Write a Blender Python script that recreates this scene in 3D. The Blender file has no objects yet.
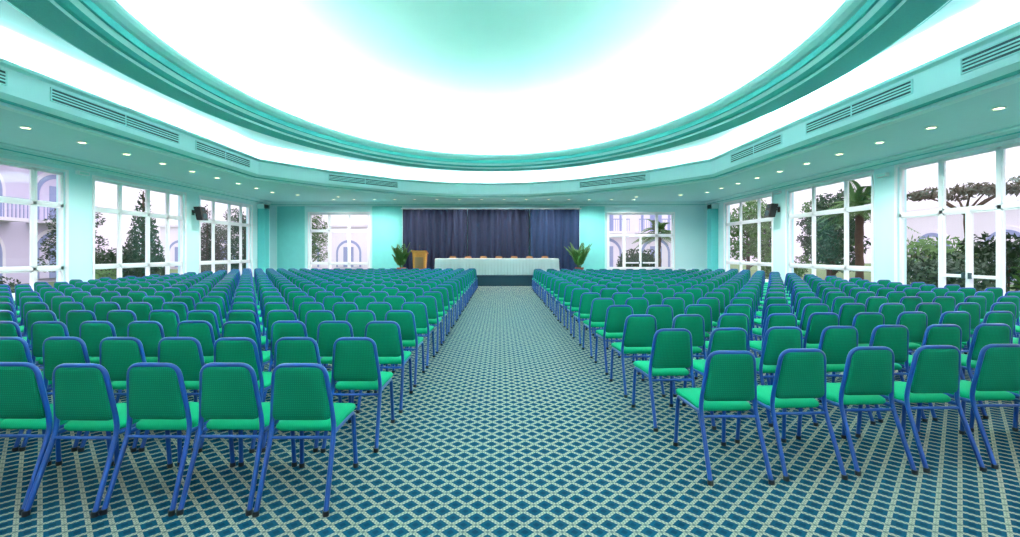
import bpy, math, random
from mathutils import Vector, Matrix
random.seed(7)
scene = bpy.context.scene
try:
    scene.view_settings.view_transform = 'Standard'
    scene.view_settings.look = 'None'
    scene.view_settings.exposure = 0.8
except Exception as e:
    print(e)

# ------------------------------------------------------------------ materials
def srgb(r, g, b):
    def f(c):
        c /= 255.0
        return c/12.92 if c <= 0.04045 else ((c+0.055)/1.055)**2.4
    return (f(r), f(g), f(b), 1.0)

def mat(name, col, rough=0.6, metal=0.0, noise=0.0, nscale=8.0, bump=0.0, bscale=60.0, spec=0.5, col2=None):
    m = bpy.data.materials.new(name); m.use_nodes = True
    nt = m.node_tree; N = nt.nodes; L = nt.links
    b = N['Principled BSDF']
    b.inputs['Base Color'].default_value = col
    b.inputs['Roughness'].default_value = rough
    b.inputs['Metallic'].default_value = metal
    b.inputs['Specular IOR Level'].default_value = spec
    tc = N.new('ShaderNodeTexCoord')
    if noise > 0 or col2:
        n = N.new('ShaderNodeTexNoise'); n.inputs['Scale'].default_value = nscale
        n.inputs['Detail'].default_value = 4
        L.new(tc.outputs['Object'], n.inputs['Vector'])
        mx = N.new('ShaderNodeMix'); mx.data_type = 'RGBA'
        c2 = col2 if col2 else tuple(c*(1-noise) for c in col[:3])+(1,)
        mx.inputs[6].default_value = col; mx.inputs[7].default_value = c2
        L.new(n.outputs['Fac'], mx.inputs[0]); L.new(mx.outputs[2], b.inputs['Base Color'])
    if bump > 0:
        n2 = N.new('ShaderNodeTexNoise'); n2.inputs['Scale'].default_value = bscale
        L.new(tc.outputs['Object'], n2.inputs['Vector'])
        bp = N.new('ShaderNodeBump'); bp.inputs['Strength'].default_value = bump
        bp.inputs['Distance'].default_value = 0.01
        L.new(n2.outputs['Fac'], bp.inputs['Height']); L.new(bp.outputs[0], b.inputs['Normal'])
    return m

def emis(name, col, s):
    m = bpy.data.materials.new(name); m.use_nodes = True
    nt = m.node_tree; nt.nodes.clear()
    e = nt.nodes.new('ShaderNodeEmission'); o = nt.nodes.new('ShaderNodeOutputMaterial')
    e.inputs[0].default_value = col; e.inputs[1].default_value = s
    nt.links.new(e.outputs[0], o.inputs[0]); return m

def math_node(nt, op, a, b=None, c=None):
    n = nt.nodes.new('ShaderNodeMath'); n.operation = op
    for i, v in enumerate((a, b, c)):
        if v is None: continue
        if isinstance(v, (int, float)): n.inputs[i].default_value = v
        else: nt.links.new(v, n.inputs[i])
    return n.outputs[0]

def carpet_mat():
    m = bpy.data.materials.new('carpet_lattice'); m.use_nodes = True
    nt = m.node_tree; N = nt.nodes; L = nt.links; b = N['Principled BSDF']
    b.inputs['Roughness'].default_value = 0.95; b.inputs['Specular IOR Level'].default_value = 0.1
    tc = N.new('ShaderNodeTexCoord'); sp = N.new('ShaderNodeSeparateXYZ')
    L.new(tc.outputs['Object'], sp.inputs[0])
    s = 0.142
    X = math_node(nt, 'DIVIDE', sp.outputs[0], s); Y = math_node(nt, 'DIVIDE', sp.outputs[1], s)
    u = math_node(nt, 'ADD', X, Y); v = math_node(nt, 'SUBTRACT', X, Y)
    def edge(a):
        f = math_node(nt, 'FRACT', a)
        return math_node(nt, 'ABSOLUTE', math_node(nt, 'SUBTRACT', f, 0.5))
    du, dv = edge(u), edge(v)
    line = math_node(nt, 'GREATER_THAN', math_node(nt, 'MAXIMUM', du, dv), 0.378)
    core = math_node(nt, 'GREATER_THAN', math_node(nt, 'MAXIMUM', du, dv), 0.475)
    knot = math_node(nt, 'GREATER_THAN', math_node(nt, 'MINIMUM', du, dv), 0.39)
    chk = N.new('ShaderNodeTexChecker'); chk.inputs['Scale'].default_value = 1.0
    cx = N.new('ShaderNodeCombineXYZ')
    L.new(math_node(nt, 'MULTIPLY', u, 8.0), cx.inputs[0]); L.new(math_node(nt, 'MULTIPLY', v, 8.0), cx.inputs[1])
    cx.inputs[2].default_value = 0.5
    L.new(cx.outputs[0], chk.inputs['Vector'])
    dia = math_node(nt, 'LESS_THAN', math_node(nt, 'MAXIMUM', du, dv), 0.16)
    def mix(f, a, bb):
        mx = N.new('ShaderNodeMix'); mx.data_type = 'RGBA'
        if isinstance(f, float): mx.inputs[0].default_value = f
        else: L.new(f, mx.inputs[0])
        for i, c in ((6, a), (7, bb)):
            if isinstance(c, tuple): mx.inputs[i].default_value = c
            else: L.new(c, mx.inputs[i])
        return mx.outputs[2]
    base = mix(dia, srgb(4, 72, 100), srgb(0, 54, 80))
    linec = mix(math_node(nt, 'MULTIPLY', chk.outputs['Fac'], 0.6), srgb(214, 196, 172), srgb(100, 116, 110))
    c = mix(line, base, linec)
    c = mix(math_node(nt, 'MULTIPLY', core, 0.3), c, srgb(50, 92, 100))
    c = mix(math_node(nt, 'MULTIPLY', knot, 0.6), c, srgb(70, 92, 98))
    nz = N.new('ShaderNodeTexNoise'); nz.inputs['Scale'].default_value = 300
    L.new(tc.outputs['Object'], nz.inputs['Vector'])
    c = mix(math_node(nt, 'MULTIPLY', nz.outputs['Fac'], 0.22), c, srgb(8, 48, 68))
    L.new(c, b.inputs['Base Color'])
    return m

def fabric_mat(name, c1, c2):
    m = bpy.data.materials.new(name); m.use_nodes = True
    nt = m.node_tree; N = nt.nodes; L = nt.links; b = N['Principled BSDF']
    b.inputs['Roughness'].default_value = 0.85; b.inputs['Specular IOR Level'].default_value = 0.2
    tc = N.new('ShaderNodeTexCoord'); sp = N.new('ShaderNodeSeparateXYZ'); L.new(tc.outputs['Object'], sp.inputs[0])
    k = 2*math.pi/0.026
    a = math_node(nt, 'SINE', math_node(nt, 'MULTIPLY', math_node(nt, 'ADD', sp.outputs[0], math_node(nt, 'ADD', sp.outputs[1], sp.outputs[2])), k))
    d = math_node(nt, 'SINE', math_node(nt, 'MULTIPLY', math_node(nt, 'SUBTRACT', sp.outputs[0], math_node(nt, 'ADD', sp.outputs[1], sp.outputs[2])), k))
    g = math_node(nt, 'GREATER_THAN', math_node(nt, 'MULTIPLY', a, d), 0.5)
    mx = N.new('ShaderNodeMix'); mx.data_type = 'RGBA'
    mx.inputs[6].default_value = c1; mx.inputs[7].default_value = c2
    L.new(g, mx.inputs[0]); L.new(mx.outputs[2], b.inputs['Base Color'])
    return m

def glass_mat():
    m = bpy.data.materials.new('window_glass'); m.use_nodes = True
    nt = m.node_tree; nt.nodes.clear()
    t = nt.nodes.new('ShaderNodeBsdfTransparent'); g = nt.nodes.new('ShaderNodeBsdfGlossy')
    g.inputs['Roughness'].default_value = 0.02
    t.inputs[0].default_value = (0.95, 0.95, 0.98, 1)
    mx = nt.nodes.new('ShaderNodeMixShader'); mx.inputs[0].default_value = 0.06
    o = nt.nodes.new('ShaderNodeOutputMaterial')
    nt.links.new(t.outputs[0], mx.inputs[1]); nt.links.new(g.outputs[0], mx.inputs[2]); nt.links.new(mx.outputs[0], o.inputs[0])
    return m

M_carpet = carpet_mat()
M_wall = mat('wall_paint_pale_aqua', srgb(210, 247, 251), 0.8, noise=0.03, nscale=2)
M_teal = mat('teal_paint', srgb(104, 212, 212), 0.7, noise=0.12, nscale=14, bump=0.3)
M_tealpanel = mat('teal_wall_paint', srgb(126, 220, 218), 0.7, noise=0.12, nscale=5)
M_ring = mat('teal_plaster', srgb(92, 208, 206), 0.75, noise=0.22, nscale=25, bump=0.4)
M_mould = mat('moulding_paint', srgb(194, 239, 239), 0.6)
M_soffit = mat('soffit_paint', srgb(174, 230, 234), 0.7, noise=0.06)
M_fascia = mat('fascia_paint', srgb(218, 248, 251), 0.7)
M_cove = mat('cove_white', srgb(230, 249, 250), 0.8)
M_dome = mat('dome_plaster', srgb(212, 247, 242), 0.85, noise=0.06, nscale=1.2, bump=0.15, bscale=25)
M_white = mat('white_frame', srgb(244, 244, 250), 0.4)
M_glass = glass_mat()
M_dark = mat('dark_slot', srgb(60, 85, 92), 0.8)
M_black = mat('black_plastic', srgb(18, 18, 20), 0.45)
M_wood = mat('podium_wood', srgb(220, 140, 50), 0.4, col2=srgb(190, 105, 30), nscale=12)
M_chwood = mat('chair_wood', srgb(130, 84, 44), 0.4, col2=srgb(100, 62, 32), nscale=12)
M_tan = mat('tan_leather', srgb(150, 104, 64), 0.5)
M_cloth = mat('white_linen', srgb(252, 248, 250), 0.85)
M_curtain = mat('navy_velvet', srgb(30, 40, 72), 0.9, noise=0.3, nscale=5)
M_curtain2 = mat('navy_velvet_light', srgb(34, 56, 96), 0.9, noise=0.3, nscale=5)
M_stage = mat('stage_carpet_blue', srgb(40, 66, 84), 0.95, noise=0.3, nscale=40)
M_blue = mat('blue_powder_coat', srgb(8, 64, 146), 0.28, metal=0.0, spec=0.6)
M_fabric = fabric_mat('green_back_upholstery_shaded', srgb(0, 116, 86), srgb(4, 138, 102))  # chair backs: the green cloth with shade painted in as a darker colour
M_fabS = fabric_mat('green_seat_upholstery_lit', srgb(6, 158, 110), srgb(14, 172, 122))  # same cloth on the seats, light from above painted in as a lighter colour
M_leaf = mat('foliage', srgb(42, 86, 38), 0.6, col2=srgb(92, 132, 54), nscale=3)
M_leafd = mat('foliage_dark', srgb(18, 44, 30), 0.6, col2=srgb(46, 78, 38), nscale=3)
M_leafr = mat('foliage_reddish', srgb(52, 66, 42), 0.6, col2=srgb(90, 62, 46), nscale=3)
M_bark = mat('bark', srgb(92, 70, 54), 0.9, noise=0.4, nscale=10)
M_terra = mat('terracotta', srgb(170, 88, 55), 0.7)
M_soil = mat('soil', srgb(50, 36, 28), 0.9)
M_bld = mat('lilac_stucco', srgb(220, 208, 234), 0.9, noise=0.06, nscale=1)
M_bldw = mat('white_stucco', srgb(238, 230, 242), 0.9)
M_bldb = mat('blue_shutter', srgb(150, 158, 200), 0.6)
M_grass = mat('lawn', srgb(70, 105, 55), 0.9, col2=srgb(110, 120, 80), nscale=1.5)
M_pave = mat('paving', srgb(170, 155, 148), 0.9, noise=0.15, nscale=2)
M_tube = emis('cove_tube', (0.88, 0.985, 1.0, 1), 56.0)
M_tube2 = emis('cove_tube_outer', (0.88, 0.985, 1.0, 1), 62.0)
M_lamp = emis('downlight_glow', (1.0, 0.76, 0.42, 1), 4.0)

# ------------------------------------------------------------------ mesh builder
class MB:
    def __init__(s): s.v = []; s.f = []; s.m = []; s.mats = []; s.sm = []
    def mi(s, m):
        if m not in s.mats: s.mats.append(m)
        return s.mats.index(m)
    def add(s, vs, fs, m, smooth=False):
        o = len(s.v); s.v += [tuple(v) for v in vs]; k = s.mi(m)
        for f in fs: s.f.append(tuple(i+o for i in f)); s.m.append(k); s.sm.append(smooth)
    def box(s, x0, x1, y0, y1, z0, z1, m, T=None):
        vs = [(x, y, z) for z in (z0, z1) for y in (y0, y1) for x in (x0, x1)]
        if T: vs = [T(*v) for v in vs]
        s.add(vs, [(0, 2, 3, 1), (4, 5, 7, 6), (0, 1, 5, 4), (2, 6, 7, 3), (0, 4, 6, 2), (1, 3, 7, 5)], m)
    def tube(s, pts, r, m, n=10, cap=True, radii=None):
        pts = [Vector(p) for p in pts]; vs = []; K = len(pts)
        t0 = (pts[1]-pts[0]).normalized()
        up = Vector((0, 0, 1)) if abs(t0.z) < 0.9 else Vector((1, 0, 0))
        nrm = t0.cross(up).normalized()
        for i, p in enumerate(pts):
            if i == 0: t = t0
            elif i == K-1: t = (pts[-1]-pts[-2]).normalized()
            else: t = ((pts[i+1]-p).normalized()+(p-pts[i-1]).normalized()).normalized()
            nrm = (nrm - t*nrm.dot(t)).normalized(); bn = t.cross(nrm)
            rr = radii[i] if radii else r
            for j in range(n):
                a = 2*math.pi*j/n; vs.append(p+nrm*math.cos(a)*rr+bn*math.sin(a)*rr)
        fs = [(i*n+j, i*n+(j+1) % n, (i+1)*n+(j+1) % n, (i+1)*n+j) for i in range(K-1) for j in range(n)]
        s.add(vs, fs, m, True)
        if cap:
            s.add(vs[:n], [tuple(range(n-1, -1, -1))], m); s.add(vs[-n:], [tuple(range(n))], m)
    def cushion(s, outline, plane, th, m, bulge=0.3):
        n = len(outline); ca = sum(p[0] for p in outline)/n; cb = sum(p[1] for p in outline)/n
        lay = [(-1-bulge, .0), (-1-bulge*.8, .45), (-1, .82), (-.75, .95), (-.3, 1), (.3, 1), (.75, .95), (1, .82), (1+bulge*.8, .45), (1+bulge, .0)]
        vs = []
        for t, k in lay:
            k2 = max(k, 0.02)
            for a, b in outline: vs.append(plane(ca+(a-ca)*k2, cb+(b-cb)*k2, t*th/2))
        fs = [(i*n+j, i*n+(j+1) % n, (i+1)*n+(j+1) % n, (i+1)*n+j) for i in range(len(lay)-1) for j in range(n)]
        fs.append(tuple(range(n-1, -1, -1))); fs.append(tuple(range((len(lay)-1)*n, len(lay)*n)))
        s.add(vs, fs, m, True)
    def mesh(s, name):
        me = bpy.data.meshes.new(name); me.from_pydata(s.v, [], s.f)
        for m in s.mats: me.materials.append(m)
        me.polygons.foreach_set('material_index', s.m); me.polygons.foreach_set('use_smooth', s.sm)
        me.update(); return me
    def obj(s, name, loc=(0, 0, 0), rot=0, scale=1):
        return place(s.mesh(name), name, loc, rot, scale)

def place(me, name, loc=(0, 0, 0), rot=0, scale=1):
    o = bpy.data.objects.new(name, me); scene.collection.objects.link(o)
    o.location = loc; o.rotation_euler = (0, 0, rot)
    o.scale = (scale,)*3 if isinstance(scale, (int, float)) else scale
    return o

def fillet(pts, r=0.05, k=5):
    pts = [Vector(p) for p in pts]; out = [pts[0]]
    for i in range(1, len(pts)-1):
        p = pts[i]; a = pts[i-1]-p; b = pts[i+1]-p
        ra = min(r, a.length*0.45); rb = min(r, b.length*0.45)
        A = p+a.normalized()*ra; B = p+b.normalized()*rb
        for j in range(k+1):
            t = j/k; out.append(A*(1-t)**2+p*2*t*(1-t)+B*t*t)
    out.append(pts[-1]); return out

# ------------------------------------------------------------------ room
XL, XR, YF, YB = -12.0, 10.8, -4.0, 24.0
CX, CY = -0.3, 10.0
HS = 4.2
mb = MB(); mb.box(XL, XR, YF, YB, -0.1, 0, M_carpet); mb.obj('floor')

def wall_with_openings(name, axis, pos, thick, a0, a1, z1, ops, m):
    mb = MB()
    def T(u, w, z): return (pos+w, u, z) if axis == 'x' else (u, pos+w, z)
    lo, hi = min(0, thick), max(0, thick)
    cur = a0
    for (o0, o1, zb, zt) in sorted(ops):
        mb.box(cur, o0, lo, hi, 0, z1, m, T)
        if zb > 0: mb.box(o0, o1, lo, hi, 0, zb, m, T)
        mb.box(o0, o1, lo, hi, zt, z1, m, T)
        cur = o1
    mb.box(cur, a1, lo, hi, 0, z1, m, T)
    return mb.obj(name)

def window(name, axis, pos, side, a0, a1, z0, z1, cols, rows, door=None):
    mb = MB()
    def T(u, w, z): return (pos+side*w, u, z) if axis == 'x' else (u, pos+side*w, z)
    W = a1-a0; H = z1-z0
    c = 0.07
    for b in ((a0-c, a0, z0-c if z0 > .1 else z0, z1+c), (a1, a1+c, z0-c if z0 > .1 else z0, z1+c)): mb.box(b[0], b[1], -0.03, 0.0, b[2], b[3], M_white, T)
    mb.box(a0, a1, -0.03, 0.0, z1, z1+c, M_white, T)
    if z0 > .1: mb.box(a0-c, a1+c, -0.1, 0.0, z0-c, z0, M_white, T)
    f = 0.07
    w0, w1 = 0.05, 0.13
    mb.box(a0, a0+f, w0, w1, z0, z1, M_white, T); mb.box(a1-f, a1, w0, w1, z0, z1, M_white, T)
    mb.box(a0, a1, w0, w1, z0, z0+f, M_white, T); mb.box(a0, a1, w0, w1, z1-f, z1, M_white, T)
    us = [a0]+[a0+W*x for x in cols]+[a1]; zs = [z0]+[z0+H*x for x in rows]+[z1]
    for u in us[1:-1]: mb.box(u-f*.6, u+f*.6, w0, w1, z0, z1, M_white, T)
    for z in zs[1:-1]: mb.box(a0, a1, w0, w1, z-f*.6, z+f*.6, M_white, T)
    s = 0.035
    for i in range(len(us)-1):
        for j in range(len(zs)-1):
            p0, p1, q0, q1 = us[i]+f*.6, us[i+1]-f*.6, zs[j]+f*.6, zs[j+1]-f*.6
            mb.box(p0, p0+s, w0+.015, w1-.015, q0, q1, M_white, T); mb.box(p1-s, p1, w0+.015, w1-.015, q0, q1, M_white, T)
            mb.box(p0, p1, w0+.015, w1-.015, q0, q0+s, M_white, T); mb.box(p0, p1, w0+.015, w1-.015, q1-s, q1, M_white, T)
            mb.add([T(p0, .09, q0), T(p1, .09, q0), T(p1, .09, q1), T(p0, .09, q1)], [(0, 1, 2, 3)], M_glass)
    if door is not None:
        i = door; p0, p1 = us[i], us[i+1]; c = (p0+p1)/2
        mb.box(c-.05, c+.05, w0-.01, w1, z0, zs[-2], M_white, T)
        mb.box(p0, p1, w0-.005, w1, z0, z0+.22, M_white, T)
        mb.box(p0, p1, w0-.005, w1, 1.0, 1.07, M_white, T)
        mb.box(c-.09, c-.06, -0.02, w0, .98, 1.12, M_dark, T); mb.box(c+.06, c+.09, -0.02, w0, .98, 1.12, M_dark, T)
    return mb.obj(name)

ZT = 3.8
mods = [(-1.1, 2.9), (3.9, 7.8), (8.8, 12.7), (13.6, 17.5), (18.4, 22.2)]
modsR = [(-1.5, 2.5), (3.6, 7.6), (8.6, 12.5), (13.35, 17.3), (18.25, 22.1)]
wall_with_openings('wall_left', 'x', XL, -0.25, YF, YB, HS, [(a, b, .5, ZT) for a, b in mods], M_wall)
wall_with_openings('wall_right', 'x', XR, 0.25, YF, YB, HS, [(a, b, 0.02 if i == 2 else .4, ZT+.1) for i, (a, b) in enumerate(modsR)], M_wall)
n = 1
for a, b in mods:
    window('window_%d' % n, 'x', XL, -1, a, b, .5, ZT, [.26, .56, .8], [.2, .72]); n += 1
for i, (a, b) in enumerate(modsR):
    if i == 2: window('window_%d' % n, 'x', XR, 1, a, b, 0.02, ZT+.1, [.36, .70], [.66], door=1)
    else: window('window_%d' % n, 'x', XR, 1, a, b, .4, ZT+.1, [.28, .66], [.2, .72])
    n += 1
wall_with_openings('wall_back', 'y', YB, 0.25, XL, XR, HS, [(-9.95, -6.85, .35, 3.62), (5.65, 9.05, .02, 3.62)], M_wall)
window('window_%d' % n, 'y', YB, 1, -9.95, -6.85, .35, 3.62, [.33, .66], [.2, .72]); n += 1
window('window_%d' % n, 'y', YB, 1, 5.65, 9.05, .02, 3.62, [.25, .75], [.2, .68], door=1); n += 1
wall_with_openings('wall_front', 'y', YF, -0.25, XL, XR, HS, [], M_wall)

for nm, x0, x1 in (('a', -11.6, -10.15), ('b', -6.65, -5.1), ('c', 4.15, 5.45)):
    mb = MB(); mb.box(x0, x1, YB-.06, YB, 0.12, HS-.22, M_tealpanel)
    mb.box(x0-.05, x0, YB-.09, YB, 0.12, HS-.22, M_mould); mb.box(x1, x1+.05, YB-.09, YB, 0.12, HS-.22, M_mould)
    mb.obj('wall_panel_teal')
for x0, x1 in ((XL+.005, XL+.35), (XR-.35, XR-.005)):
    mb = MB(); mb.box(x0, x1, 22.75, 23.2, 0, HS-.23, M_teal); mb.box(x0, x1, 22.7, 23.25, 0, .15, M_mould)
    mb.box(x0, x1, 22.7, 23.25, HS-.45, HS-.23, M_mould); mb.obj('pilaster')
for nm, b in (('left', (XL, XL+.02, YF, YB)), ('right_a', (XR-.02, XR, YF, 8.5)), ('right_b', (XR-.02, XR, 12.6, YB)), ('back', (XL, 5.5, YB-.02, YB)), ('front', (XL, XR, YF, YF+.02))):
    mb = MB(); mb.box(b[0], b[1], b[2], b[3], 0, .12, M_mould); mb.obj('baseboard_'+nm)

# ------------------------------------------------------------------ ceiling via radial sweeps
poly = [(-8.4, 4.0), (-8.4, 16.0), (-6.9, 18.1), (-4.4, 20.4), (-2.4, 21.35), (-.5, 21.6), (1.4, 21.35), (3.4, 20.4), (5.9, 18.1), (7.35, 16.0),
        (7.35, 4.0), (5.9, 1.9), (3.4, -.4), (1.4, -1.35), (-.5, -1.6), (-2.4, -1.35), (-4.4, -.4), (-6.9, 1.9)]
def outl(th, off=0):
    d = (math.cos(th), math.sin(th)); best = 1e9
    for i in range(len(poly)):
        x1, y1 = poly[i][0]-CX, poly[i][1]-CY; x2, y2 = poly[(i+1) % len(poly)][0]-CX, poly[(i+1) % len(poly)][1]-CY
        ex, ey = x2-x1, y2-y1; den = d[0]*ey-d[1]*ex
        if abs(den) < 1e-9: continue
        t = (x1*ey-y1*ex)/den; u = (x1*d[1]-y1*d[0])/den
        if t > 0 and -1e-6 <= u <= 1+1e-6: best = min(best, t)
    return best+off
def rect(th, off=0):
    c, s = math.cos(th), math.sin(th); r = 1e9
    if c > 1e-9: r = min(r, (XR-CX+off)/c)
    if c < -1e-9: r = min(r, (XL-CX-off)/c)
    if s > 1e-9: r = min(r, (YB-CY+off)/s)
    if s < -1e-9: r = min(r, (YF-CY-off)/s)
    return r
EA, EB = 7.1, 9.5
def ell(th, off=0):
    a, b = EA+off, EB+off
    return a*b/math.sqrt((b*math.cos(th))**2+(a*math.sin(th))**2)
def ells(th, k): return k*ell(th, .05)
angs = [2*math.pi*i/288 for i in range(288)]
for px, py in [(XL, YF), (XL, YB), (XR, YF), (XR, YB)]+poly:
    angs.append(math.atan2(py-CY, px-CX) % (2*math.pi))
angs = sorted(set(round(a, 6) for a in angs))
def sweep(mb, rings, mats, smooth=False):
    n = len(angs); vs = []
    for fn, off, z in rings:
        for a in angs:
            r = fn(a, off); vs.append((CX+r*math.cos(a), CY+r*math.sin(a), z))
    for i in range(len(rings)-1):
        mb.add(vs[i*n:(i+2)*n], [(j, (j+1) % n, n+(j+1) % n, n+j) for j in range(n)], mats[i] if isinstance(mats, list) else mats, smooth)

mb = MB()
R = [(rect, 0.2, 4.2), (outl, .62, 4.2), (outl, .62, 4.26), (outl, .5, 4.26), (outl, .5, 4.16), (outl, .30, 4.16), (outl, .30, 4.22), (outl, .12, 4.22), (outl, .0, 4.30),
     (outl, 0, 4.74), (outl, -.03, 4.76), (outl, -.08, 4.78), (outl, -.08, 4.84), (outl, .08, 4.84), (outl, .08, 4.5), (outl, .95, 4.5), (outl, .95, 5.0), (outl, .85, 5.18), (outl, .6, 5.28), (outl, .3, 5.32), (ell, 0, 5.32)]
Ms = [M_soffit, M_mould, M_ring, M_mould, M_mould, M_mould, M_ring, M_mould, M_fascia, M_mould, M_mould, M_mould, M_mould, M_cove, M_cove, M_cove, M_cove, M_cove, M_cove, M_cove]
sweep(mb, R, Ms)
R = [(ell, 0, 5.32), (ell, 0, 5.12), (ell, -.04, 5.05), (ell, -.1, 5.02), (ell, -.14, 5.0), (ell, -.68, 5.0), (ell, -.68, 5.06), (ell, -.76, 5.06), (ell, -.84, 5.1), (ell, -.88, 5.18), (ell, -.93, 5.18), (ell, -.93, 5.3), (ell, -.99, 5.32), (ell, -1.06, 5.38), (ell, -1.09, 5.44), (ell, -1.09, 5.5), (ell, -1.01, 5.5), (ell, -1.01, 5.34), (ell, .05, 5.34)]
Ms = [M_mould, M_mould, M_ring, M_mould, M_ring, M_mould, M_ring, M_ring, M_mould, M_ring, M_ring, M_mould, M_mould, M_mould, M_mould, M_cove, M_cove, M_cove]
sweep(mb, R, Ms)
K = 28
R = [(ell, .05, 5.34)]
for i in range(1, K+1):
    t = i/K*math.pi/2; R.append((ells, max(math.cos(t), 0.001), 5.34+3.1*math.sin(t)))
sweep(mb, R, M_dome, True)
mb.obj('ceiling')

mb = MB(); sweep(mb, [(rect, 0, 3.98), (rect, -.05, 4.0), (rect, -.07, 4.06), (rect, -.12, 4.08), (rect, -.14, 4.14), (rect, -.22, 4.16), (rect, -.22, 4.2)], [M_mould, M_mould, M_ring, M_mould, M_mould, M_mould]); mb.obj('trim_1')
mb = MB(); sweep(mb, [(ell, -.95, 5.35), (ell, -.95, 5.40), (ell, -.81, 5.40), (ell, -.81, 5.35)], M_tube); mb.obj('cove_light_dome')
mb = MB(); sweep(mb, [(outl, .14, 4.51), (outl, .14, 4.56), (outl, .26, 4.56), (outl, .26, 4.51)], M_tube2); mb.obj('cove_light_perimeter')

def grille(p, q, inset_dir):
    p = Vector(p); q = Vector(q); d = (q-p); Lg = d.length; d.normalize(); nrm = Vector(inset_dir).normalized()
    mb = MB()
    def T(u, w, z): return tuple(p+d*u+nrm*w+Vector((0, 0, z)))
    z0, z1 = 4.44, 4.66
    mb.box(0, Lg, .0, .012, z0, z1, M_dark, T)
    for b in ((0, Lg, z0-.02, z0), (0, Lg, z1, z1+.02)): mb.box(b[0], b[1], 0, .03, b[2], b[3], M_mould, T)
    for b in ((-.02, 0), (Lg, Lg+.02), (Lg/2-.01, Lg/2+.01)): mb.box(b[0], b[1], 0, .03, z0-.02, z1+.02, M_mould, T)
    for k in range(1, 4):
        z = z0+(z1-z0)*k/4; mb.box(0, Lg, .01, .028, z-.012, z+.012, M_mould, T)
    mb.obj('air_vent_grille')
for a, b in ((4.3, 7.8), (8.6, 12.0), (12.7, 15.4)): grille((-8.4, a, 0), (-8.4, b, 0), (1, 0, 0))
for a, b in ((4.5, 7.3), (8.2, 11.0), (12.0, 14.6)): grille((7.35, a, 0), (7.35, b, 0), (-1, 0, 0))
def seg(p, q, s, e):
    P = Vector((*p, 0)); Q = Vector((*q, 0)); nrm = Vector((CX, CY, 0))-(P+Q)/2; dd = (Q-P).normalized(); nrm = nrm-dd*nrm.dot(dd)
    grille(P.lerp(Q, s), P.lerp(Q, e), nrm)
seg(poly[2], poly[3], .05, .95); seg(poly[7], poly[8], .05, .95)

def downlight(x, y, z=HS, power=0, col=(1, .97, .93)):
    mb = MB(); n = 16
    c = [(math.cos(2*math.pi*i/n), math.sin(2*math.pi*i/n)) for i in range(n)]
    vs = [(.11*a, .11*b, -.015) for a, b in c]+[(.08*a, .08*b, -.018) for a, b in c]+[(.08*a, .08*b, -.008) for a, b in c]+[(.11*a, .11*b, 0) for a, b in c]
    mb.add(vs, [(j, (j+1) % n, n+(j+1) % n, n+j) for j in range(n)]+[(n+j, n+(j+1) % n, 2*n+(j+1) % n, 2*n+j) for j in range(n)]+[(3*n+j, 3*n+(j+1) % n, (j+1) % n, j) for j in range(n)], M_mould)
    mb.add(vs[2*n:3*n], [tuple(range(n-1, -1, -1))], M_lamp)
    o = mb.obj('recessed_downlight', (x, y, z))
    if power:
        l = bpy.data.lights.new('downlight_lamp', 'SPOT'); l.energy = power; l.spot_size = 2.8; l.spot_blend = 1; l.color = col; l.shadow_soft_size = .08
        lo = bpy.data.objects.new('lamp', l); scene.collection.objects.link(lo); lo.parent = o; lo.location = (0, 0, -.04)
for i, y in enumerate((1.5, 4.3, 7.0, 9.6, 12.2, 14.8, 17.4, 20.0)):
    downlight(-9.9, y, power=270); downlight(9.0, y, power=270)
    if 4 < y < 19: downlight(-9.9, y+1.3); downlight(9.0, y+1.3)
for x in (-8.2, -6.2, -4.2, -2.0, 0.2, 2.4, 4.4, 6.6):
    downlight(x, 22.7, power=240, col=(1, .97, .93) if abs(x) > 4.3 else (1, .90, .78))
for x in (-7.2, -5.2, -3.1, -.9, 1.3, 3.4, 5.5): downlight(x, 22.7)
for x, y in ((-9.2, 20.9), (-7.6, 21.6), (8.2, 20.9), (6.4, 21.6)): downlight(x, y)
for x in (-7, -3, 1, 5): downlight(x, -2.9, power=260)

# ------------------------------------------------------------------ banquet chair
def rrect(w0, w1, b0, b1, r, k=5):
    cs = [(-w0, b0), (w0, b0), (w1, b1), (-w1, b1)]
    out = []
    for i, c in enumerate(cs):
        p = Vector((*c, 0)); a = Vector((*cs[i-1], 0))-p; b = Vector((*cs[(i+1) % 4], 0))-p
        A = p+a.normalized()*r; B = p+b.normalized()*r
        for j in range(k+1):
            t = j/k; q = A*(1-t)**2+p*2*t*(1-t)+B*t*t; out.append((q.x, q.y))
        m = p+b*0.5; out.append((m.x, m.y))
    return out
def chair_mesh(name, mback, mseat, mtube):
    mb = MB(); r = .0155
    U = [(-.212, -.40, .012), (-.2, -.235, .42), (-.198, -.222, .50), (-.158, -.275, .88), (.158, -.275, .88), (.198, -.222, .50), (.2, -.235, .42), (.212, -.40, .012)]
    mb.tube(fillet(U, .075, 6), r, mtube, 10)
    for s in (-1, 1):
        mb.tube(fillet([(s*.2, .235, .012), (s*.19, .205, .425), (s*.196, -.225, .435)], .06, 6), r, mtube, 10)
        mb.tube([(s*.2, .235, 0), (s*.2, .235, .03)], .02, M_black, 10); mb.tube([(s*.212, -.40, 0), (s*.212, -.40, .03)], .02, M_black, 10)
    mb.tube([(-.19, .19, .415), (.19, .19, .415)], .011, mtube, 8)
    mb.tube([(-.198, -.24, .41), (.198, -.24, .41)], .011, mtube, 8)
    def pb(a, b, t):
        y = -.232-(b-.52)*.125; return (a, y+t, b-t*.12)
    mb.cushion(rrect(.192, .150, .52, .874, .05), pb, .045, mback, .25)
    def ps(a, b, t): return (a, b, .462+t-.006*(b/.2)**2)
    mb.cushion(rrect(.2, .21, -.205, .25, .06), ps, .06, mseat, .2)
    return mb.mesh(name)
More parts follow.
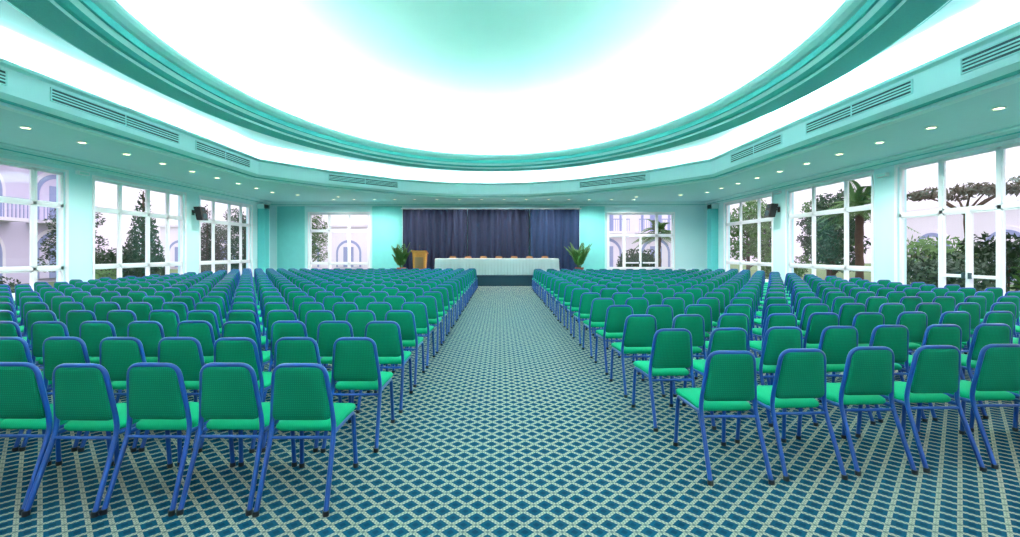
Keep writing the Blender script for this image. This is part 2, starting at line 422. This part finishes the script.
CH = chair_mesh('banquet_chair', M_fabric, M_fabS, M_blue)
def put_chair(x, y, rot=0):
    place(CH, 'banquet_chair', (x, y, 0), rot+math.radians(random.uniform(-1.5, 1.5)))
for k in range(20):
    y = 2.93+.275+.89*k
    x0 = -1.27 if k == 0 else -1.21
    for i in range(22):
        x = x0-(.462 if k == 0 else .485)*i
        if x < -11.3: break
        if x < -1.15*y-1.6: break
        put_chair(x+random.uniform(-.008, .008), y+random.uniform(-.02, .02))
for k in range(18):
    y = 3.31+.275+.94*k
    x0 = 1.66 if k == 0 else 1.58
    for i in range(19):
        x = x0+.55*i
        if x > 10.2: break
        if x > 1.15*y+1.6: break
        tilt = .10*max(0, 1-k/8)
        put_chair(x+random.uniform(-.01, .01), y+tilt*(x-x0)+random.uniform(-.02, .02), math.atan(tilt)*.3)

# ------------------------------------------------------------------ stage area
mb = MB(); mb.box(-5.3, 4.5, 21.6, YB-.1, 0, .5, M_stage); mb.box(-5.33, 4.53, 21.57, 21.6, .44, .5, M_stage); mb.obj('stage_platform')
mb = MB(); x0, x1, y0, y1, zt, zb = -3.1, 2.8, 22.0, 22.75, 1.28, .505
path = []
def edge(p, q, n):
    for i in range(n): path.append((p[0]+(q[0]-p[0])*i/n, p[1]+(q[1]-p[1])*i/n))
edge((x0, y0), (x1, y0), 236); edge((x1, y0), (x1, y1), 30); edge((x1, y1), (x0, y1), 236); edge((x0, y1), (x0, y0), 30)
n_ = len(path); vs = []
for lv, (z, amp, fl) in enumerate([(zt, 0, 0), (zt-.03, .004, .012), (.95, .012, .02), (zb, .02, .035)]):
    for i, (x, y) in enumerate(path):
        w = math.sin(i*2*math.pi/6+.6*math.sin(i*.13))*amp+fl
        dx = -1 if x <= x0+1e-6 else (1 if x >= x1-1e-6 else 0); dy = -1 if y <= y0+1e-6 else (1 if y >= y1-1e-6 else 0)
        vs.append((x+dx*w, y+dy*w, z))
mb.add(vs, [(l*n_+i, l*n_+(i+1) % n_, (l+1)*n_+(i+1) % n_, (l+1)*n_+i) for l in range(3) for i in range(n_)], M_cloth, True)
mb.box(x0, x1, y0, y1, zt-.01, zt+.006, M_cloth)
mb.obj('draped_head_table')
CT = chair_mesh('stage_chair', M_tan, M_tan, M_chwood)
for i in range(7): place(CT, 'stage_chair', (-2.4+i*.78, 23.14, .502), math.pi, 1)
mb = MB()
mb.box(-.34, .34, -.22, .22, 0, .07, M_wood)
vs = [(-.28, -.17, .07), (.28, -.17, .07), (.28, .17, .07), (-.28, .17, .07), (-.33, -.2, 1.12), (.33, -.2, 1.12), (.33, .2, 1.02), (-.33, .2, 1.02)]
F = [(0, 3, 2, 1), (4, 5, 6, 7), (0, 1, 5, 4), (1, 2, 6, 5), (2, 3, 7, 6), (3, 0, 4, 7)]
mb.add(vs, F, M_wood)
mb.add([(-.37, -.25, 1.13), (.37, -.25, 1.13), (.37, .25, 1.0), (-.37, .25, 1.0), (-.37, -.25, 1.17), (.37, -.25, 1.17), (.37, .25, 1.04), (-.37, .25, 1.04)], F, M_wood)
mb.box(-.2, .2, -.205, -.185, .3, .85, M_tan)
mb.tube(fillet([(0, -.1, 1.14), (0, -.1, 1.35), (0, .05, 1.42)], .05), .006, M_black, 6)
mb.obj('wooden_lectern', (-3.85, 22.1, .5))
def curtain(name, x0, x1, m, ph):
    mb = MB(); n = int((x1-x0)*26); vs = []; zs = [.505, 1.6, 2.8, 3.7, 3.8]
    for z in zs:
        for i in range(n+1):
            x = x0+(x1-x0)*i/n
            a = .085 if z < 3.75 else .05
            vs.append((x, 23.7+a*math.sin(x*17+ph+.9*math.sin(x*2.3)+.15*math.sin(z*2+x*5)), z))
    mb.add(vs, [(l*(n+1)+i, l*(n+1)+i+1, (l+1)*(n+1)+i+1, (l+1)*(n+1)+i) for l in range(len(zs)-1) for i in range(n)], m, True)
    return mb.obj(name)
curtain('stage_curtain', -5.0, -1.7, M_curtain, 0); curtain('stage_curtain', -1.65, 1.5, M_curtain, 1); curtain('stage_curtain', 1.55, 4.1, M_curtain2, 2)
mb = MB(); mb.tube([(-5.1, 23.7, 3.83), (4.2, 23.7, 3.83)], .025, M_white, 8)
for x in (-5.05, -.5, 4.15): mb.box(x-.02, x+.02, 23.7, YB, 3.81, 3.85, M_white)
mb.obj('curtain_rail')

# ------------------------------------------------------------------ plants
def frond(mb, base, az, L, lift, droop, m, nleaf=16, lw=.03, ll=.25):
    p = Vector(base); dirh = Vector((math.cos(az), math.sin(az), 0)); pts = []
    for i in range(11):
        t = i/10; pts.append(p+dirh*(L*t*(.35+.65*t))*math.cos(lift)*1.2+Vector((0, 0, L*(math.sin(lift)*t*1.3-droop*t*t))))
    mb.tube(pts, .012, m, 5, radii=[.012*(1-.8*i/10)*L for i in range(11)])
    side = Vector((-dirh.y, dirh.x, 0))
    for i in range(nleaf):
        t = .2+.8*i/nleaf; k = t*10; a = int(k); b = min(a+1, 10); q = pts[a].lerp(pts[b], k-a); tan = (pts[b]-pts[a-1]).normalized()
        l = ll*math.sin(math.pi*min(1, t*.8+.15))
        for s in (-1, 1):
            d = (side*s*.85+tan*.6+Vector((0, 0, -.15))).normalized(); w = tan*lw
            mb.add([q-w*.5, q+d*l*.5-w*.7-Vector((0, 0, .01)), q+d*l+Vector((0, 0, -.12*l)), q+d*l*.5+w*.7], [(0, 1, 2, 3)], m)
def potted(name, loc, h, seed):
    random.seed(seed); mb = MB()
    prof = [(.13, 0), (.16, .02), (.2, .3), (.225, .3), (.225, .35), (.19, .35), (.185, .31)]; n = 20; vs = []
    for r, z in prof:
        for j in range(n): a = 2*math.pi*j/n; vs.append((r*math.cos(a), r*math.sin(a), z))
    mb.add(vs, [(i*n+j, i*n+(j+1) % n, (i+1)*n+(j+1) % n, (i+1)*n+j) for i in range(len(prof)-1) for j in range(n)]+[tuple(range(n-1, -1, -1))], M_terra, True)
    mb.add(vs[-n:], [tuple(range(n))], M_soil)
    for i in range(26):
        az = i*2.4+random.uniform(-.3, .3); frond(mb, (0.06*math.cos(az), .06*math.sin(az), .31), az, random.uniform(.6, 1.05)*h, random.uniform(1.0, 1.45), random.uniform(.1, .35), M_leaf, 12, .05, .24)
    return mb.obj(name, loc)
potted('potted_palm', (-4.75, 22.15, .5), 1.1, 3); potted('potted_palm', (3.85, 22.3, .5), 1.2, 5)

# ------------------------------------------------------------------ wall fittings
def speaker(x, y, z, s):
    mb = MB(); vv = []
    for zz in (-.26, .26):
        for (a, b) in ((-.13, -.11), (.15, -.17), (.15, .17), (-.13, .11)): vv.append((s*(a-zz*.25), b, zz))
    mb.add(vv, [(0, 3, 2, 1), (4, 5, 6, 7), (0, 1, 5, 4), (1, 2, 6, 5), (2, 3, 7, 6), (3, 0, 4, 7)], M_black)
    mb.tube([(s*.16, 0, -.1), (s*.2, 0, -.1)], .11, M_dark, 16); mb.tube([(s*.1, 0, .14), (s*.13, 0, .14)], .04, M_dark, 12)
    mb.tube([(-s*.12, 0, 0), (-s*.28, 0, .05)], .02, M_black, 8); mb.box(min(-s*.285, -s*.265), max(-s*.285, -s*.265), -.07, .07, -.06, .14, M_black)
    mb.obj('wall_speaker', (x, y, z))
speaker(XL+.3, 17.95, 3.1, 1); speaker(XR-.3, 17.78, 3.2, -1)
def embox(x, y, z):
    mb = MB(); mb.box(-.05, .05, -.17, .17, -.05, .05, M_white); mb.box(-.053, .053, -.14, .14, -.035, .03, M_mould); mb.obj('emergency_light', (x, y, z))
embox(XL+.07, 13.15, 3.85); embox(XR-.07, 12.9, 3.75); embox(XR-.07, 17.78, 3.9)

# ------------------------------------------------------------------ exterior
mb = MB()
mb.box(-60, XL-.25, -30, 70, -.25, -.12, M_grass); mb.box(XR+.25, 60, -30, 70, -.25, -.12, M_grass); mb.box(XL-.25, XR+.25, YB+.25, 70, -.25, -.12, M_pave)
mb.box(XL-2.2, XL-.25, -10, YB+.25, -.12, -.08, M_pave); mb.box(XR+.25, XR+2.2, -10, YB+.25, -.12, -.08, M_pave)
mb.obj('outdoor_ground')
def arch_pts(w, h, n=14):
    r = w/2; pts = [(-r, 0), (r, 0)]
    for i in range(n+1): a = math.pi*i/n; pts.append((r*math.cos(a), h-r+r*math.sin(a)))
    return pts
def building(name, axis, pos, side, a0, a1, floors, m, fh=3.3, mod=4.2, dome=None):
    mb = MB()
    def T(u, w, z): return (pos+side*w, u, z) if axis == 'x' else (u, pos+side*w, z)
    H = floors*fh+.8
    mb.box(a0, a1, 0, 6, -.15, H, m, T); mb.box(a0-.2, a1+.2, -.2, 6, H, H+.25, M_bldw, T)
    k = int((a1-a0)/mod)
    for f in range(floors):
        for i in range(k):
            c = a0+mod*(i+.5); z0 = f*fh+.1
            for (w, h, d, mm) in ((2.9, 2.9, -.06, M_bldw), (2.5, 2.7, -.1, M_bldb), (2.1, 2.45, -.14, m)):
                P = arch_pts(w, h); n = len(P)
                vs = [T(c+a, d, z0+b) for a, b in P]+[T(c+a, 0, z0+b) for a, b in P]
                mb.add(vs, [tuple(range(n))]+[(j, (j+1) % n, n+(j+1) % n, n+j) for j in range(n)], mm)
            mb.box(c-.5, c+.5, -.18, -.14, z0, z0+2.0, M_bldb, T)
            if f > 0:
                mb.box(c-1.7, c+1.7, -1.0, 0, z0-.2, z0-.02, M_bldw, T)
                mb.box(c-1.7, c+1.7, -1.0, -.95, z0+.95, z0+1.02, M_bldb, T)
                for j in range(18): u = c-1.66+j*.195; mb.box(u, u+.03, -.99, -.96, z0-.02, z0+.95, M_bldb, T)
    if dome:
        n = 24; r0, c = dome; vs = []
        prof = [(r0*1.06, H+.25), (r0*1.06, H+.6), (r0, H+.6)]+[(r0*math.cos(a*math.pi/16), H+.6+r0*.8*math.sin(a*math.pi/16)) for a in range(1, 8)]+[(.02, H+.6+r0*.8)]
        for r, z in prof:
            for j in range(n): a = 2*math.pi*j/n; vs.append(T(c+r*math.cos(a), 2.6+r*math.sin(a), z))
        mb.add(vs, [(i*n+j, i*n+(j+1) % n, (i+1)*n+(j+1) % n, (i+1)*n+j) for i in range(len(prof)-1) for j in range(n)], M_bldw, True)
    mb.obj(name)
building('hotel_building', 'x', -26, -1, 8, 29, 3, M_bld)
building('hotel_building', 'y', 46, 1, -34, -6, 1, M_bldw)
building('hotel_building', 'y', 40, 1, 3, 20, 2, M_bldw)
building('hotel_building', 'x', 27, 1, 14, 31, 1, M_bldw, dome=(2.4, 25.8))

def leaves(mb, c, rad, n, sz, m, cone=False):
    for _ in range(n):
        while True:
            p = Vector((random.uniform(-1, 1), random.uniform(-1, 1), random.uniform(-1, 1)))
            if cone:
                if math.hypot(p.x, p.y) <= (1-p.z)/2*1.05: break
            elif .45 < p.length <= 1: break
        p = Vector((c[0]+p.x*rad[0], c[1]+p.y*rad[1], c[2]+p.z*rad[2]))
        d = Vector((random.gauss(0, 1), random.gauss(0, 1), random.gauss(0, 1))).normalized(); e = d.orthogonal().normalized()
        s = sz*random.uniform(.6, 1.4)
        mb.add([p-d*s, p+e*s*.4, p+d*s, p-e*s*.4], [(0, 1, 2, 3)], m)
def tree_mesh(seed, m, h=5.5, spread=1.6):
    random.seed(seed); mb = MB()
    mb.tube([(0, 0, -.2), (.05, 0, h*.25), (-.05, .05, h*.5), (0, 0, h*.75)], .1, M_bark, 8, radii=[.16, .12, .09, .04])
    for i in range(12):
        a = i*2.4; z = h*(.22+.06*i); r = spread*random.uniform(.35, .75)
        e = (r*math.cos(a), r*math.sin(a), z+.5)
        mb.tube([(0, 0, z-.4), ((e[0])*.5, e[1]*.5, z), e], .04, M_bark, 5, radii=[.06, .04, .02])
        leaves(mb, e, (spread*.55, spread*.55, spread*.42), 330, .12, m)
    return mb.mesh('tree')
def umbrella_mesh(seed, m):
    random.seed(seed); mb = MB()
    mb.tube([(0, 0, -.2), (.1, 0, 1.5), (0, .1, 2.8), (0, 0, 3.4)], .1, M_bark, 8, radii=[.1, .08, .06, .05])
    for i in range(7):
        a = i*2.4; r = 1.0+.25*(i % 3); e = (r*math.cos(a), r*math.sin(a), 3.9+.15*(i % 2))
        mb.tube([(0, 0, 3.1), (e[0]*.5, e[1]*.5, 3.6), e], .03, M_bark, 5, radii=[.05, .035, .02]); leaves(mb, e, (.55, .55, .2), 170, .1, m)
    return mb.mesh('umbrella_pine')
def conifer_mesh(seed, m, h=6.0, r=1.2):
    random.seed(seed); mb = MB(); mb.tube([(0, 0, -.2), (0, 0, h*.9)], .1, M_bark, 8, radii=[.14, .03])
    leaves(mb, (0, 0, h*.55), (r, r, h*.47), 3200, .11, m, True)
    return mb.mesh('conifer')
def palm_mesh(seed, h=4.5):
    random.seed(seed); mb = MB()
    pts = [(.05*math.sin(i), 0, -.2+(h+.2)*i/12) for i in range(13)]
    mb.tube(pts, .15, M_bark, 9, radii=[.17+.03*(i % 2) for i in range(13)])
    for i in range(30): frond(mb, (pts[-1][0], 0, h), i*2.4, random.uniform(1.6, 2.3), random.uniform(.2, 1.3), random.uniform(.5, 1.0), M_leaf, 26, .06, .5)
    return mb.mesh('palm')
def bush_mesh(seed, m):
    random.seed(seed); mb = MB()
    for i in range(6):
        a = i*1.1; mb.tube([(0, 0, -.2), (.5*math.cos(a), .5*math.sin(a), .7)], .02, M_bark, 5)
        leaves(mb, (.55*math.cos(a), .45*math.sin(a), .7+.2*(i % 2)), (.6, .6, .6), 260, .09, m)
    return mb.mesh('bush')
T1 = tree_mesh(1, M_leafd); T2 = tree_mesh(2, M_leaf); U1 = umbrella_mesh(4, M_leafr)
C1 = conifer_mesh(5, M_leafd); P1 = palm_mesh(6); P2 = palm_mesh(8, 3.2); B1 = bush_mesh(9, M_leaf); B2 = bush_mesh(10, M_leafd)
G = -.12
for x, y, me, nm, sc in [(-15.2, 19.6, C1, 'conifer_tree', .8), (-18.2, 19.6, T1, 'leafy_tree', .62), (-17.5, 27.5, C1, 'conifer_tree', .8), (-18, 32.5, T1, 'leafy_tree', .8),
                     (-14.4, 12.8, B2, 'garden_bush', .7), (-14.2, 16.0, B1, 'garden_bush', .8), (-14.2, 22.4, B2, 'garden_bush', .9), (-14.6, 25.4, B2, 'garden_bush', 1.), (-20.5, 24, B2, 'garden_bush', 1.3), (-22, 36, T1, 'leafy_tree', .7),
                     (14.9, 20.6, T1, 'leafy_tree', .76), (18.6, 26.0, T2, 'leafy_tree', .78), (13.2, 16.9, P1, 'palm_tree', .72), (15.4, 28.6, T2, 'leafy_tree', .85), (18.6, 32, T1, 'leafy_tree', .8),
                     (17.2, 17.0, U1, 'umbrella_pine_tree', 1.0), (13.4, 13.9, B2, 'garden_bush', 1.15), (15.2, 11.9, B1, 'garden_bush', 1.2), (13.6, 9.6, P2, 'palm_tree', .45), (15, 24.4, B1, 'garden_bush', 1.),
                     (21.0, 19.0, B2, 'garden_bush', 1.7), (22.2, 23.6, B1, 'garden_bush', 1.7),
                     (-12.8, 31, T2, 'leafy_tree', .75), (6.4, 32, T1, 'leafy_tree', .5), (8.8, 29.4, B2, 'garden_bush', 1.3), (11.2, 32.5, P2, 'palm_tree', .9)]:
    place(me, nm, (x, y, G), random.uniform(0, 6), sc)

# ------------------------------------------------------------------ world
w = bpy.data.worlds.new('overcast_sky'); scene.world = w; w.use_nodes = True
nt = w.node_tree; bg = nt.nodes['Background']
tc = nt.nodes.new('ShaderNodeTexCoord'); sp = nt.nodes.new('ShaderNodeSeparateXYZ'); cr = nt.nodes.new('ShaderNodeValToRGB')
nt.links.new(tc.outputs['Generated'], sp.inputs[0]); nt.links.new(sp.outputs[2], cr.inputs[0]); nt.links.new(cr.outputs[0], bg.inputs[0])
cr.color_ramp.elements[0].color = (.42, .37, .44, 1); cr.color_ramp.elements[1].color = (.95, .95, 1, 1); cr.color_ramp.elements[1].position = .7
bg.inputs[1].default_value = 1.7

# ------------------------------------------------------------------ camera
cam = bpy.data.cameras.new('camera'); co = bpy.data.objects.new('camera', cam); scene.collection.objects.link(co)
cam.sensor_width = 36; cam.lens = 36*460/1020; cam.shift_x = 10/1020; cam.shift_y = -16.5/1020; cam.clip_start = .05; cam.clip_end = 300
co.location = (0, 0, 1.6); co.rotation_euler = (math.pi/2, 0, 0)
scene.camera = co
